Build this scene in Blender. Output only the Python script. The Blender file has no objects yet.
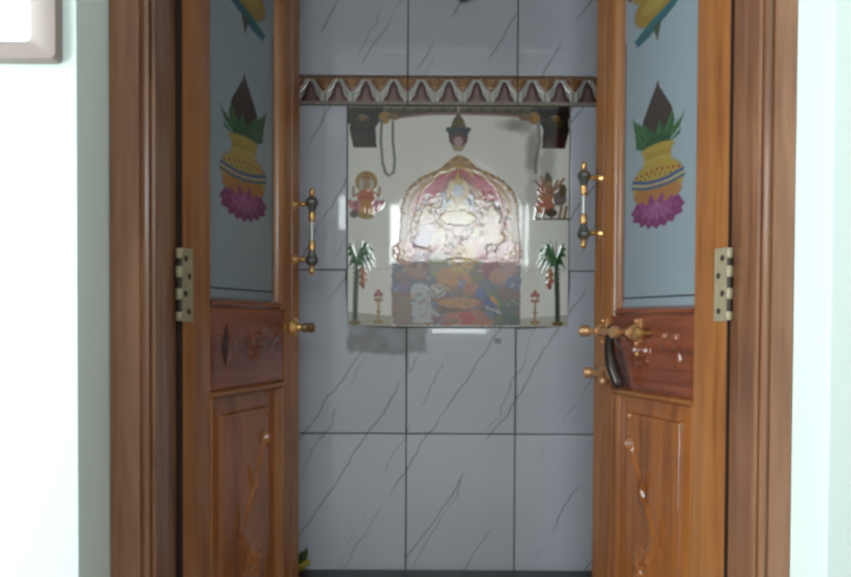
import bpy, bmesh, math, random
import numpy as np
from mathutils import Vector, Matrix, noise as mnoise
PI = math.pi
R = math.radians
C = bpy.context.scene.collection
scn = bpy.context.scene
random.seed(4)

# ---------------------------------------------------------------- camera, world, exposure
F = 800.0            # focal length in pixels of an 851 wide frame
ZC = 1.40            # eye height
cam_d = bpy.data.cameras.new('camera')
cam = bpy.data.objects.new('camera', cam_d)
C.objects.link(cam)
cam_d.sensor_fit = 'HORIZONTAL'
cam_d.sensor_width = 36.0
cam_d.lens = F / 851 * 36.0
PITCH = 1.2
cam_d.shift_y = (321 + F * math.tan(R(PITCH)) - 288.5) / 851
cam_d.clip_start = 0.02
cam.location = (0, 0, ZC)
cam.rotation_euler = (Matrix.Rotation(R(90 - PITCH), 4, 'X') @ Matrix.Rotation(R(0.30), 4, 'Z')).to_euler()
scn.camera = cam

scn.view_settings.view_transform = 'Standard'
scn.view_settings.look = 'None'
scn.view_settings.gamma = 1
scn.view_settings.use_curve_mapping = False
scn.view_settings.exposure = -0.43
scn.cycles.filter_width = 2.8

w = bpy.data.worlds.new('daylight')
scn.world = w
w.use_nodes = True
bg = w.node_tree.nodes['Background']
bg.inputs[0].default_value = (0.90, 0.98, 1.0, 1)
bg.inputs[1].default_value = 16.0


def portal(name, loc, rot, sx, sy):
    d = bpy.data.lights.new(name, 'AREA')
    d.shape = 'RECTANGLE'
    d.size = sx
    d.size_y = sy
    d.cycles.is_portal = True
    o = bpy.data.objects.new(name, d)
    C.objects.link(o)
    o.location = loc
    o.rotation_euler = rot
    return o


# rear window (behind the camera) and a balcony opening in the left wall
RX0, RX1, RZ0, RZ1 = -0.28, 0.75, 1.76, 2.25
REAR = -1.2
LEFT = -1.9
LY0, LY1, LZ0, LZ1 = -0.55, 0.85, 0.55, 2.45
portal('window_daylight', ((RX0 + RX1) / 2, REAR - 0.12, (RZ0 + RZ1) / 2), (R(90), 0, 0), RX1 - RX0, RZ1 - RZ0)
portal('balcony_daylight', (LEFT - 0.12, (LY0 + LY1) / 2, (LZ0 + LZ1) / 2), (0, R(-90), 0), LZ1 - LZ0, LY1 - LY0)


# ---------------------------------------------------------------- materials
def lin(c):
    return tuple(((v / 255) / 12.92 if v / 255 <= 0.04045 else ((v / 255 + 0.055) / 1.055) ** 2.4) for v in c)


def new_mat(name):
    m = bpy.data.materials.new(name)
    m.use_nodes = True
    nt = m.node_tree
    return m, nt, nt.nodes['Principled BSDF']


def N(nt, t, **kw):
    n = nt.nodes.new(t)
    for k, v in kw.items():
        setattr(n, k, v)
    return n


def math_node(nt, op, a, b=None, c=None, clamp=False):
    n = nt.nodes.new('ShaderNodeMath')
    n.operation = op
    n.use_clamp = clamp
    for i, v in enumerate((a, b, c)):
        if v is None:
            continue
        if isinstance(v, (int, float)):
            n.inputs[i].default_value = v
        else:
            nt.links.new(v, n.inputs[i])
    return n.outputs[0]


def mix(nt, fac, a, b):
    n = nt.nodes.new('ShaderNodeMix')
    n.data_type = 'RGBA'
    for sock, v in ((n.inputs[0], fac), (n.inputs[6], a), (n.inputs[7], b)):
        if isinstance(v, (int, float)):
            sock.default_value = v
        elif isinstance(v, tuple):
            sock.default_value = (*v[:3], 1)
        else:
            nt.links.new(v, sock)
    return n.outputs[2]


def plain(name, col, rough=0.5, metal=0.0, spec=0.5, bump=0.0, bscale=60, var=0.0):
    m, nt, b = new_mat(name)
    b.inputs['Base Color'].default_value = (*lin(col), 1)
    b.inputs['Roughness'].default_value = rough
    b.inputs['Metallic'].default_value = metal
    b.inputs['Specular IOR Level'].default_value = spec
    tc = N(nt, 'ShaderNodeTexCoord')
    if bump or var:
        no = N(nt, 'ShaderNodeTexNoise')
        no.inputs['Scale'].default_value = bscale
        no.inputs['Detail'].default_value = 5
        nt.links.new(tc.outputs['Object'], no.inputs['Vector'])
        if bump:
            bm_ = N(nt, 'ShaderNodeBump')
            bm_.inputs['Strength'].default_value = bump
            bm_.inputs['Distance'].default_value = 0.002
            nt.links.new(no.outputs[0], bm_.inputs['Height'])
            nt.links.new(bm_.outputs[0], b.inputs['Normal'])
        if var:
            f = math_node(nt, 'MULTIPLY', no.outputs[0], var)
            c2 = tuple(v * 0.55 for v in lin(col))
            nt.links.new(mix(nt, f, lin(col), c2), b.inputs['Base Color'])
    return m


def wood(name, c_dark, c_mid, c_light, scale=1.0, rough=0.3, along='Z', coat=0.25, seed=0.0):
    m, nt, b = new_mat(name)
    tc = N(nt, 'ShaderNodeTexCoord')
    mp = N(nt, 'ShaderNodeMapping')
    s = [26 * scale, 26 * scale, 26 * scale]
    s['XYZ'.index(along)] = 1.6 * scale
    mp.inputs['Scale'].default_value = s
    mp.inputs['Location'].default_value = (seed, seed * 2, seed * 3)
    nt.links.new(tc.outputs['Object'], mp.inputs['Vector'])
    n1 = N(nt, 'ShaderNodeTexNoise')
    n1.inputs['Scale'].default_value = 1.0
    n1.inputs['Detail'].default_value = 6
    n1.inputs['Roughness'].default_value = 0.62
    n1.inputs['Distortion'].default_value = 0.6
    nt.links.new(mp.outputs[0], n1.inputs['Vector'])
    n2 = N(nt, 'ShaderNodeTexNoise')
    n2.inputs['Scale'].default_value = 4.0
    n2.inputs['Detail'].default_value = 3
    nt.links.new(mp.outputs[0], n2.inputs['Vector'])
    n3 = N(nt, 'ShaderNodeTexNoise')
    n3.inputs['Scale'].default_value = 5.0
    n3.inputs['Detail'].default_value = 2
    nt.links.new(tc.outputs['Object'], n3.inputs['Vector'])
    a = math_node(nt, 'MULTIPLY', n1.outputs[0], 0.62)
    a = math_node(nt, 'MULTIPLY_ADD', n2.outputs[0], 0.18, a)
    a = math_node(nt, 'MULTIPLY_ADD', n3.outputs[0], 0.22, a)
    cr = N(nt, 'ShaderNodeValToRGB')
    e = cr.color_ramp.elements
    e[0].position = 0.36
    e[0].color = (*lin(c_dark), 1)
    e[1].position = 0.66
    e[1].color = (*lin(c_light), 1)
    k = e.new(0.5)
    k.color = (*lin(c_mid), 1)
    nt.links.new(a, cr.inputs[0])
    nt.links.new(cr.outputs[0], b.inputs['Base Color'])
    b.inputs['Roughness'].default_value = rough
    b.inputs['Coat Weight'].default_value = coat
    b.inputs['Coat Roughness'].default_value = 0.16
    bp = N(nt, 'ShaderNodeBump')
    bp.inputs['Strength'].default_value = 0.25
    bp.inputs['Distance'].default_value = 0.001
    nt.links.new(a, bp.inputs['Height'])
    nt.links.new(bp.outputs[0], b.inputs['Normal'])
    return m


M = {}
M['plaster'] = plain('mint_plaster', (222, 236, 232), 0.75, bump=0.25, bscale=40)
M['plaster_room'] = plain('room_plaster', (172, 172, 168), 0.8)
M['ceiling'] = plain('ceiling_white', (225, 225, 220), 0.85)
M['floor'] = plain('floor_mosaic', (120, 110, 100), 0.45, var=0.5, bscale=30)
M['granite'] = plain('black_granite', (38, 42, 42), 0.35, var=0.5, bscale=160)
M['grout'] = plain('grout', (74, 66, 62), 0.9)
M['frame_wood'] = wood('frame_wood', (92, 58, 40), (130, 87, 60), (156, 111, 81), 1.0, 0.36, seed=2)
M['stile_wood'] = wood('stile_wood', (110, 64, 34), (146, 93, 50), (164, 110, 62), 1.0, 0.30, seed=5)
M['panel_wood'] = wood('panel_wood', (100, 55, 27), (144, 86, 42), (165, 103, 52), 0.8, 0.22, coat=0.5, seed=9)
M['rail_wood'] = wood('rail_wood', (82, 42, 28), (120, 64, 42), (146, 82, 54), 0.8, 0.22, along='X', coat=0.5, seed=13)
M['brass'] = plain('brass', (214, 170, 108), 0.27, 0.72, bump=0.05)
M['gap_shade'] = plain('gap_shade_dark', (48, 34, 28), 0.9)  # shade of the gap at the hinge side, put into a dark colour
M['slot_shade'] = plain('slot_shade_brown', (62, 42, 34), 0.35)  # brown that carries the shade of the sunk slot
M['steel'] = plain('grey_steel', (170, 174, 174), 0.3, 0.6)
M['gunmetal'] = plain('dark_gunmetal', (104, 106, 104), 0.35, 0.6)
M['dark_iron'] = plain('dark_iron', (70, 62, 58), 0.28, 0.7)
M['hinge'] = plain('painted_hinge', (172, 162, 132), 0.45, 0.2, var=0.9, bscale=90)
M['screw'] = plain('screw_dark', (44, 38, 32), 0.6)
M['plastic_white'] = plain('white_plastic', (236, 238, 240), 0.3)
M['plastic_beige'] = plain('beige_plastic', (150, 138, 132), 0.35)
M['caulk'] = plain('caulk', (205, 205, 190), 0.8)
M['leaf'] = plain('leaf_green', (60, 84, 34), 0.5)
M['petal'] = plain('petal_yellow', (176, 160, 50), 0.6)
M['bronze_green'] = plain('aged_green_metal', (44, 62, 44), 0.4, 0.5)
M['window_glass_frame'] = plain('window_frame_paint', (180, 175, 165), 0.5)


def paint_mat(name, rough, spec=0.5, trans=0.0, coat=0.0, metal=0.0):
    m, nt, b = new_mat(name)
    at = N(nt, 'ShaderNodeAttribute', attribute_name='paint')
    nt.links.new(at.outputs['Color'], b.inputs['Base Color'])
    nt.links.new(math_node(nt, 'MULTIPLY', at.outputs['Alpha'], rough), b.inputs['Roughness'])
    b.inputs['Specular IOR Level'].default_value = spec
    b.inputs['Coat Weight'].default_value = coat
    b.inputs['Coat Roughness'].default_value = 0.08
    b.inputs['Metallic'].default_value = metal
    if trans:
        tr = N(nt, 'ShaderNodeBsdfTranslucent')
        nt.links.new(at.outputs['Color'], tr.inputs[0])
        ms = N(nt, 'ShaderNodeMixShader')
        ms.inputs[0].default_value = trans
        nt.links.new(b.outputs[0], ms.inputs[1])
        nt.links.new(tr.outputs[0], ms.inputs[2])
        nt.links.new(ms.outputs[0], nt.nodes['Material Output'].inputs[0])
    return m


M['mural'] = paint_mat('mural_glaze', 0.04, 1.0)
M['border'] = paint_mat('border_glaze', 0.22, 0.6, metal=0.25)
M['pane'] = paint_mat('painted_frosted_glass', 0.22, 0.5, trans=0.35)


def tile_material():
    m, nt, b = new_mat('marble_print_tile')
    geo = N(nt, 'ShaderNodeTexCoord')
    sp = N(nt, 'ShaderNodeSeparateXYZ')
    nt.links.new(geo.outputs['Object'], sp.inputs[0])
    no = N(nt, 'ShaderNodeTexNoise')
    no.inputs['Scale'].default_value = 8
    no.inputs['Detail'].default_value = 3
    nt.links.new(geo.outputs['Object'], no.inputs['Vector'])
    nm = N(nt, 'ShaderNodeTexNoise')
    nm.inputs['Scale'].default_value = 6.5
    nm.inputs['Detail'].default_value = 1
    nt.links.new(geo.outputs['Object'], nm.inputs['Vector'])
    xy = math_node(nt, 'ADD', sp.outputs[0], sp.outputs[1])

    def vein(period, ang, off, wid, lo, amp):
        d = math_node(nt, 'MULTIPLY', xy, math.sin(R(ang)))
        d = math_node(nt, 'MULTIPLY_ADD', sp.outputs[2], -math.cos(R(ang)), d)
        nn = math_node(nt, 'SUBTRACT', no.outputs[0], 0.5)
        d = math_node(nt, 'MULTIPLY_ADD', nn, amp, d)
        d = math_node(nt, 'ADD', d, off + 10)
        d = math_node(nt, 'DIVIDE', d, period)
        fr = math_node(nt, 'FRACT', d)
        fr = math_node(nt, 'ABSOLUTE', math_node(nt, 'SUBTRACT', fr, 0.5))
        v = math_node(nt, 'DIVIDE', fr, wid)
        v = math_node(nt, 'SUBTRACT', 1.0, v, clamp=True)
        mk = math_node(nt, 'MULTIPLY', math_node(nt, 'SUBTRACT', nm.outputs[0], lo), 9, clamp=True)
        return math_node(nt, 'MULTIPLY', v, mk)
    v1 = vein(0.142, 57, 0.03, 0.021, 0.40, 0.05)
    v2 = vein(0.197, 63, 0.11, 0.013, 0.46, 0.07)
    v = math_node(nt, 'MAXIMUM', v1, math_node(nt, 'MULTIPLY', v2, 0.8))
    v = math_node(nt, 'MULTIPLY', v, 0.75)
    cloud = N(nt, 'ShaderNodeTexNoise')
    cloud.inputs['Scale'].default_value = 4
    cloud.inputs['Detail'].default_value = 3
    nt.links.new(geo.outputs['Object'], cloud.inputs['Vector'])
    base = mix(nt, cloud.outputs[0], lin((202, 205, 220)), lin((220, 222, 232)))
    col = mix(nt, v, base, lin((98, 102, 110)))
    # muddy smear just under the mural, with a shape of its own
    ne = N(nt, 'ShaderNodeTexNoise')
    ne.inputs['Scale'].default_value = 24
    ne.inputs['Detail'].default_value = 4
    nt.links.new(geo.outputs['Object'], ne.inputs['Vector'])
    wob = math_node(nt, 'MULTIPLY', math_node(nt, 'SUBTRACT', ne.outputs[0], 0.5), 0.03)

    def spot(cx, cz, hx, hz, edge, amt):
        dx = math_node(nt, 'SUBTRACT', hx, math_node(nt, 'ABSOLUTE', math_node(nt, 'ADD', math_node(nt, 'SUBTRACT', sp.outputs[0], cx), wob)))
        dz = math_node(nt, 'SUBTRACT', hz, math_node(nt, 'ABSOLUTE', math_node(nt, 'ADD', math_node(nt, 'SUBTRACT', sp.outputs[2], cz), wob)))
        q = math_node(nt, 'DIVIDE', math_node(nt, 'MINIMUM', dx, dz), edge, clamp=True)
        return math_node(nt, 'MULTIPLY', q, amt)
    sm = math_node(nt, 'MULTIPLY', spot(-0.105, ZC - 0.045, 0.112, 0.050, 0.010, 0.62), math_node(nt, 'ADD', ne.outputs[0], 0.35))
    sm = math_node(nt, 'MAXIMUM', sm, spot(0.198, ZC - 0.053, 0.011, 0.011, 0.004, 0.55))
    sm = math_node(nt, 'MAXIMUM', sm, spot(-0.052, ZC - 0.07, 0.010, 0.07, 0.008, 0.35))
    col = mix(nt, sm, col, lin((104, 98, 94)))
    nt.links.new(col, b.inputs['Base Color'])
    b.inputs['Roughness'].default_value = 0.06
    b.inputs['Specular IOR Level'].default_value = 0.5
    return m


M['tile'] = tile_material()
M['copper_brass'] = plain('dull_copper_brass', (206, 160, 116), 0.28, 0.6)
M['dull_brass'] = plain('dull_brass', (150, 124, 92), 0.4, 0.7)


# ---------------------------------------------------------------- mesh helpers
class MB:
    def __init__(self):
        self.bm = bmesh.new()
        self.bw = 0

    def box(self, x0, x1, y0, y1, z0, z1, bev=0.0, seg=2):
        r = bmesh.ops.create_cube(self.bm, size=1)
        vs = r['verts']
        for v in vs:
            v.co = Vector((x0 + (v.co.x + .5) * (x1 - x0), y0 + (v.co.y + .5) * (y1 - y0), z0 + (v.co.z + .5) * (z1 - z0)))
        if bev:
            es = list({e for v in vs for e in v.link_edges})
            bmesh.ops.bevel(self.bm, geom=es, offset=bev, segments=seg, profile=0.6, affect='EDGES')
        return self

    def prism(self, prof, z0, z1, axis='z', m=1):
        """closed profile [(a,b)] swept along an axis. axis z: (x,y); axis x: (y,z); axis y: (x,z)"""
        def P(a, b, t):
            return {'z': (m * a, b, t), 'x': (m * t, a, b), 'y': (m * a, t, b)}[axis]
        lo = [self.bm.verts.new(P(a, b, z0)) for a, b in prof]
        hi = [self.bm.verts.new(P(a, b, z1)) for a, b in prof]
        n = len(prof)
        for i in range(n):
            self.bm.faces.new((lo[i], lo[(i + 1) % n], hi[(i + 1) % n], hi[i]))
        self.bm.faces.new(lo[::-1])
        self.bm.faces.new(hi)
        return self

    def lathe(self, prof, origin=(0, 0, 0), axis='z', n=20):
        """prof [(r, t)] turned about the axis through origin"""
        rings = []
        o = Vector(origin)
        ax = {'x': Vector((1, 0, 0)), 'y': Vector((0, 1, 0)), 'z': Vector((0, 0, 1))}[axis] if isinstance(axis, str) else Vector(axis).normalized()
        a1 = ax.orthogonal().normalized()
        a2 = ax.cross(a1)
        for r, t in prof:
            r = max(r, 1e-5)
            rings.append([self.bm.verts.new(o + ax * t + (a1 * math.cos(2 * PI * k / n) + a2 * math.sin(2 * PI * k / n)) * r) for k in range(n)])
        for a, b in zip(rings, rings[1:]):
            for k in range(n):
                self.bm.faces.new((a[k], a[(k + 1) % n], b[(k + 1) % n], b[k]))
        self.bm.faces.new(rings[0][::-1])
        self.bm.faces.new(rings[-1])
        return self

    def tube(self, pts, r, n=10):
        pts = [Vector(p) for p in pts]
        rings = []
        up = None
        for i, p in enumerate(pts):
            d = (pts[min(i + 1, len(pts) - 1)] - pts[max(i - 1, 0)]).normalized()
            if up is None:
                up = d.orthogonal().normalized()
            up = (up - d * up.dot(d)).normalized()
            s = d.cross(up)
            rad = r[i] if isinstance(r, (list, tuple)) else r
            rings.append([self.bm.verts.new(p + (up * math.cos(2 * PI * k / n) + s * math.sin(2 * PI * k / n)) * rad) for k in range(n)])
        for a, b in zip(rings, rings[1:]):
            for k in range(n):
                self.bm.faces.new((a[k], a[(k + 1) % n], b[(k + 1) % n], b[k]))
        self.bm.faces.new(rings[0][::-1])
        self.bm.faces.new(rings[-1])
        return self

    def ball(self, c, r, sc=(1, 1, 1), n=14):
        res = bmesh.ops.create_uvsphere(self.bm, u_segments=n, v_segments=n // 2 + 2, radius=r)
        for v in res['verts']:
            v.co = Vector(c) + Vector((v.co.x * sc[0], v.co.y * sc[1], v.co.z * sc[2]))
        return self

    def relief(self, u0, u1, z0, z1, yf, hfun, nu, nv, m=1, depth=0.006):
        """carved board facing -y; hfun(u,z) is how far it stands out of plane yf"""
        g = []
        for j in range(nv + 1):
            z = z0 + (z1 - z0) * j / nv
            row = []
            for i in range(nu + 1):
                u = u0 + (u1 - u0) * i / nu
                row.append(self.bm.verts.new((m * u, yf - hfun(u, z), z)))
            g.append(row)
        for j in range(nv):
            for i in range(nu):
                self.bm.faces.new((g[j][i], g[j][i + 1], g[j + 1][i + 1], g[j + 1][i]))
        ring = [g[0][i] for i in range(nu + 1)] + [g[j][nu] for j in range(1, nv + 1)] + [g[nv][i] for i in range(nu - 1, -1, -1)] + [g[j][0] for j in range(nv - 1, 0, -1)]
        back = [self.bm.verts.new((v.co.x, yf + depth, v.co.z)) for v in ring]
        n = len(ring)
        for k in range(n):
            self.bm.faces.new((ring[k], back[k], back[(k + 1) % n], ring[(k + 1) % n]))
        self.bm.faces.new(back[::-1])
        return self

    def build(self, name, mat, parent=None, loc=None, ang=38):
        bm = self.bm
        bmesh.ops.recalc_face_normals(bm, faces=bm.faces[:])
        for f in bm.faces:
            f.smooth = True
        for e in bm.edges:
            if len(e.link_faces) == 2:
                if e.link_faces[0].normal.angle(e.link_faces[1].normal, 0) > R(ang):
                    e.smooth = False
        me = bpy.data.meshes.new(name)
        bm.to_mesh(me)
        bm.free()
        for mm in (mat if isinstance(mat, (list, tuple)) else [mat]):
            me.materials.append(M[mm])
        o = bpy.data.objects.new(name, me)
        C.objects.link(o)
        if parent:
            o.parent = parent
        if loc:
            o.location = loc
        return o


def painted_grid(name, mat, parent, u0, u1, z0, z1, nu, nv, paint, yf=0.0, depth=0.004, m=1):
    """a slab facing -y whose colour (and relief) comes from paint(U, Z) -> (rgb linear, height)"""
    us = np.linspace(u0, u1, nu + 1)
    zs = np.linspace(z0, z1, nv + 1)
    U, Z = np.meshgrid(us, zs)
    col, H, *gl = paint(U, Z)
    V = np.stack([m * U, yf - H, Z], -1).reshape(-1, 3)
    idx = np.arange((nu + 1) * (nv + 1)).reshape(nv + 1, nu + 1)
    f = np.stack([idx[:-1, :-1], idx[:-1, 1:], idx[1:, 1:], idx[1:, :-1]], -1).reshape(-1, 4)
    if m < 0:
        f = f[:, ::-1]
    n0 = len(V)
    ring = np.concatenate([idx[0, :], idx[1:, -1], idx[-1, -2::-1], idx[-2:0:-1, 0]])
    bv = V[ring].copy()
    bv[:, 1] = yf + depth
    verts = np.concatenate([V, bv])
    k = len(ring)
    side = []
    for i in range(k):
        q = (int(ring[i]), n0 + i, n0 + (i + 1) % k, int(ring[(i + 1) % k]))
        side.append(q if m > 0 else q[::-1])
    back = tuple(n0 + i for i in range(k))
    back = back[::-1] if m > 0 else back
    me = bpy.data.meshes.new(name)
    me.from_pydata(verts.tolist(), [], f.tolist() + side + [back])
    at = me.color_attributes.new('paint', 'FLOAT_COLOR', 'POINT')
    cc = np.ones((len(verts), 4), dtype=np.float32)
    cc[:n0, :3] = col.reshape(-1, 3)
    if gl:
        cc[:n0, 3] = gl[0].ravel()
    cc[n0:, :3] = col.reshape(-1, 3)[ring]
    at.data.foreach_set('color', cc.ravel())
    sm = np.zeros(len(me.polygons), dtype=bool)
    sm[:len(f)] = True
    me.polygons.foreach_set('use_smooth', sm)
    me.materials.append(M[mat])
    me.validate()
    me.update()
    o = bpy.data.objects.new(name, me)
    C.objects.link(o)
    if parent:
        o.parent = parent
    return o


def struct(o, label=None):
    o['kind'] = 'structure'
    if label:
        o['label'] = label
    return o


def thing(name, label, cat, loc=(0, 0, 0), rz=0.0, group=None):
    o = bpy.data.objects.new(name, None)
    C.objects.link(o)
    o.location = loc
    o.rotation_euler = (0, 0, rz)
    o.empty_display_size = 0.05
    return tag(o, label, cat, group)


def tag(o, label, cat, group=None):
    o['label'] = label
    o['category'] = cat
    if group:
        o['group'] = group
    return o


# ---------------------------------------------------------------- painter
class Canvas:
    """flat colours laid over one another; coordinates are whatever X, Y carry"""
    def __init__(self, X, Y, base):
        self.X, self.Y = X, Y
        self.c = np.ones(X.shape + (3,)) * np.array(lin(base))
        self.h = np.zeros(X.shape)

    def lay(self, mask, col, h=0.0, a=1.0):
        mk = np.clip(mask, 0, 1) * a
        self.c = self.c * (1 - mk[..., None]) + np.array(lin(col)) * mk[..., None]
        self.h = self.h + mk * h

    def ell(self, cx, cy, rx, ry, col, h=0.0, rot=0, soft=0.12, a=1.0, ring=None):
        dx, dy = self.X - cx, self.Y - cy
        if rot:
            c, s = math.cos(R(rot)), math.sin(R(rot))
            dx, dy = dx * c + dy * s, -dx * s + dy * c
        r = np.sqrt((dx / rx) ** 2 + (dy / ry) ** 2)
        m = np.clip((1 - r) / soft + 0.5, 0, 1)
        if ring:
            m = m * np.clip((r - ring) / soft + 0.5, 0, 1)
        self.lay(m, col, h, a)

    def poly(self, pts, col, h=0.0, a=1.0):
        X, Y = self.X, self.Y
        ins = np.zeros(X.shape, bool)
        n = len(pts)
        for i in range(n):
            x1, y1 = pts[i]
            x2, y2 = pts[(i + 1) % n]
            if y1 == y2:
                continue
            cnd = ((y1 > Y) != (y2 > Y)) & (X < (x2 - x1) * (Y - y1) / (y2 - y1) + x1)
            ins ^= cnd
        self.lay(ins.astype(float), col, h, a)

    def line(self, pts, wd, col, h=0.0, a=1.0):
        d = np.full(self.X.shape, 1e9)
        for (x1, y1), (x2, y2) in zip(pts, pts[1:]):
            L = (x2 - x1) ** 2 + (y2 - y1) ** 2 + 1e-9
            t = np.clip(((self.X - x1) * (x2 - x1) + (self.Y - y1) * (y2 - y1)) / L, 0, 1)
            d = np.minimum(d, np.hypot(self.X - x1 - t * (x2 - x1), self.Y - y1 - t * (y2 - y1)))
        self.lay(np.clip((wd / 2 - d) / (wd * 0.25 + 0.2) + 0.5, 0, 1), col, h, a)

    def noise(self, sc, seed):
        rng = np.random.RandomState(seed)
        out = np.zeros(self.X.shape)
        for o in range(4):
            for _ in range(5):
                kx, ky = rng.normal(size=2) * sc * (1.9 ** o)
                out += np.sin(self.X * kx + self.Y * ky + rng.uniform(0, 6.28)) / (1.6 ** o)
        return out / 5.0


# ================================================================= STRUCTURE
YB = 2.20            # face of the tiled back wall
YW = 1.21            # face of the outer plaster wall
YF = 1.33            # front of the timber frame
XL, XR = -0.526, 0.612
MX0, MX1, MZ0, MZ1 = -0.216, 0.392, ZC - 0.0165, ZC + 0.589
TZ = [ZC - 0.761, ZC - 0.311, ZC + 0.139, ZC + 0.589]
BZ0, BZ1 = ZC + 0.589, ZC + 0.668
SHELF = ZC - 0.685

# outer plaster wall with the door recess
b = MB()
b.box(-1.98, XL, YW, 1.45, 0, 2.9, 0.004)
b.box(XR, 2.3, YW, 1.45, 0, 2.9, 0.004)
b.box(XL - 0.001, XR + 0.001, YW, 1.45, 2.425, 2.9)
struct(b.build('wall_front', 'plaster'), 'pale mint plaster wall around the recessed timber doorway')

# room behind the camera
b = MB()
b.box(LEFT - 0.08, LEFT, REAR - 0.16, LY0, 0, 2.9)
b.box(LEFT - 0.08, LEFT, LY1, YW, 0, 2.9)
b.box(LEFT - 0.08, LEFT, LY0, LY1, 0, LZ0)
b.box(LEFT - 0.08, LEFT, LY0, LY1, LZ1, 2.9)
struct(b.build('wall_left', 'plaster_room'))
struct(MB().box(2.2, 2.3, REAR - 0.16, YW, 0, 2.9).build('wall_right', 'plaster_room'))
b = MB()
b.box(LEFT, RX0, REAR - 0.16, REAR, 0, 2.9)
b.box(RX1, 2.2, REAR - 0.16, REAR, 0, 2.9)
b.box(RX0, RX1, REAR - 0.16, REAR, 0, RZ0)
b.box(RX0, RX1, REAR - 0.16, REAR, RZ1, 2.9)
struct(b.build('wall_rear', 'plaster_room'))
b = MB()
for x0, x1, z0, z1 in ((RX0, RX0 + .03, RZ0, RZ1), (RX1 - .03, RX1, RZ0, RZ1), (RX0, RX1, RZ0, RZ0 + .03), (RX0, RX1, RZ1 - .03, RZ1), (.672, .697, RZ0, RZ1)):
    b.box(x0, x1, REAR - 0.09, REAR - 0.04, z0, z1)
struct(b.build('window_1', 'window_glass_frame'))
struct(MB().box(LEFT - 0.08, 2.3, REAR - 0.16, 2.4, -0.1, 0).build('floor', 'floor'))
struct(MB().box(LEFT - 0.08, 2.3, REAR - 0.16, 2.4, 2.9, 3.0).build('ceiling', 'ceiling'))

# shrine room: side walls and tiled back wall
SX0, SX1 = -0.80, 0.92
struct(MB().box(SX0 - 0.1, SX0, 1.45, 2.4, 0, 2.9).build('wall_shrine_left', 'tile'))
struct(MB().box(SX1, SX1 + 0.1, 1.45, 2.4, 0, 2.9).build('wall_shrine_right', 'tile'))


def tiled_wall():
    mb = MB()
    mb.box(SX0 - 0.1, SX1 + 0.1, YB + 0.003, 2.4, 0, 2.9)
    base_faces = len(mb.bm.faces)
    g = 0.0013
    xs = [-0.952, -0.652, -0.352, -0.052, 0.248, 0.548, 0.848, 1.148]
    polys = []
    rr = lambda x0, x1, z0, z1: [(x0 + g, z0 + g), (x1 - g, z0 + g), (x1 - g, z1 - g), (x0 + g, z1 - g)]
    for a, c in zip(xs, xs[1:]):
        a2, c2 = max(a, SX0), min(c, SX1)
        for z0, z1 in ((TZ[0] - 0.45, TZ[0]), (TZ[0], TZ[1]), (TZ[1], TZ[2]), (TZ[2], TZ[3]), (BZ1, BZ1 + 0.45), (BZ1 + 0.45, 2.9)):
            if z0 < TZ[1] - 0.01 or z0 > BZ0 or c2 <= MX0 or a2 >= MX1:
                polys.append(rr(a2, c2, z0, z1))
            elif a2 < MX0:            # cut to an L round the mural's corner
                if z0 < MZ0:
                    polys.append([(a2 + g, z0 + g), (c2 - g, z0 + g), (c2 - g, MZ0 - g), (MX0 - g, MZ0 - g), (MX0 - g, z1 - g), (a2 + g, z1 - g)])
                else:
                    polys.append(rr(a2, MX0, z0, z1))
            elif c2 > MX1:
                if z0 < MZ0:
                    polys.append([(a2 + g, z0 + g), (c2 - g, z0 + g), (c2 - g, z1 - g), (MX1 + g, z1 - g), (MX1 + g, MZ0 - g), (a2 + g, MZ0 - g)])
                else:
                    polys.append(rr(MX1, c2, z0, z1))
            elif z0 < MZ0:
                polys.append(rr(a2, c2, z0, MZ0))
    rnd = random.Random(3)
    for pl in polys:
        vs0 = set(mb.bm.verts)
        e0 = rnd.uniform(-1, 1) * 0.0004
        mb.prism(pl, YB - 0.004, YB + 0.004, 'y')
        new = [v for v in mb.bm.verts if v not in vs0]
        es = list({e for v in new for e in v.link_edges if all(q.co.y < YB for q in e.verts)})
        bmesh.ops.bevel(mb.bm, geom=es, offset=0.0042, segments=3, profile=0.55, affect='EDGES')
        new = [v for v in mb.bm.verts if v not in vs0]
        tx, tz = rnd.uniform(-1, 1) * 0.0007, rnd.uniform(-1, 1) * 0.0007
        cx, cz = sum(p[0] for p in pl) / len(pl), sum(p[1] for p in pl) / len(pl)
        for v in new:
            v.co.y += (v.co.x - cx) * tx * 2 + (v.co.z - cz) * tz * 2 + e0
    mb.bm.faces.ensure_lookup_table()
    for i, f in enumerate(mb.bm.faces):
        f.material_index = 1 if i < base_faces else 0
    return mb.build('wall_back', ['tile', 'grout'], ang=60)


struct(tiled_wall(), 'wall of grey-white veined marble-print tiles behind the mural')
struct(MB().box(SX0, SX1, YB - 0.03, YB - 0.004, 2.75, 2.9).build('trim_1', 'plaster_room'))

# dark stone ledge at the foot of the tiles
sh = thing('stone_ledge', 'dark granite ledge along the foot of the tiled wall', 'ledge', (0.06, 2.07, 0))
MB().box(-0.86 + 0.005, 0.86 - 0.005, -0.115, 0.122, SHELF - 0.03, SHELF, 0.004).build('top_slab', 'granite', sh)
MB().box(-0.86 + 0.005, 0.86 - 0.005, -0.10, 0.122, 0, SHELF - 0.03).build('base', 'tile', sh)

# ================================================================= TIMBER FRAME
fr = thing('door_frame', 'wide brown timber door frame with moulded edges set in the mint recess', 'door frame', (0, 0, 0))


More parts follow.
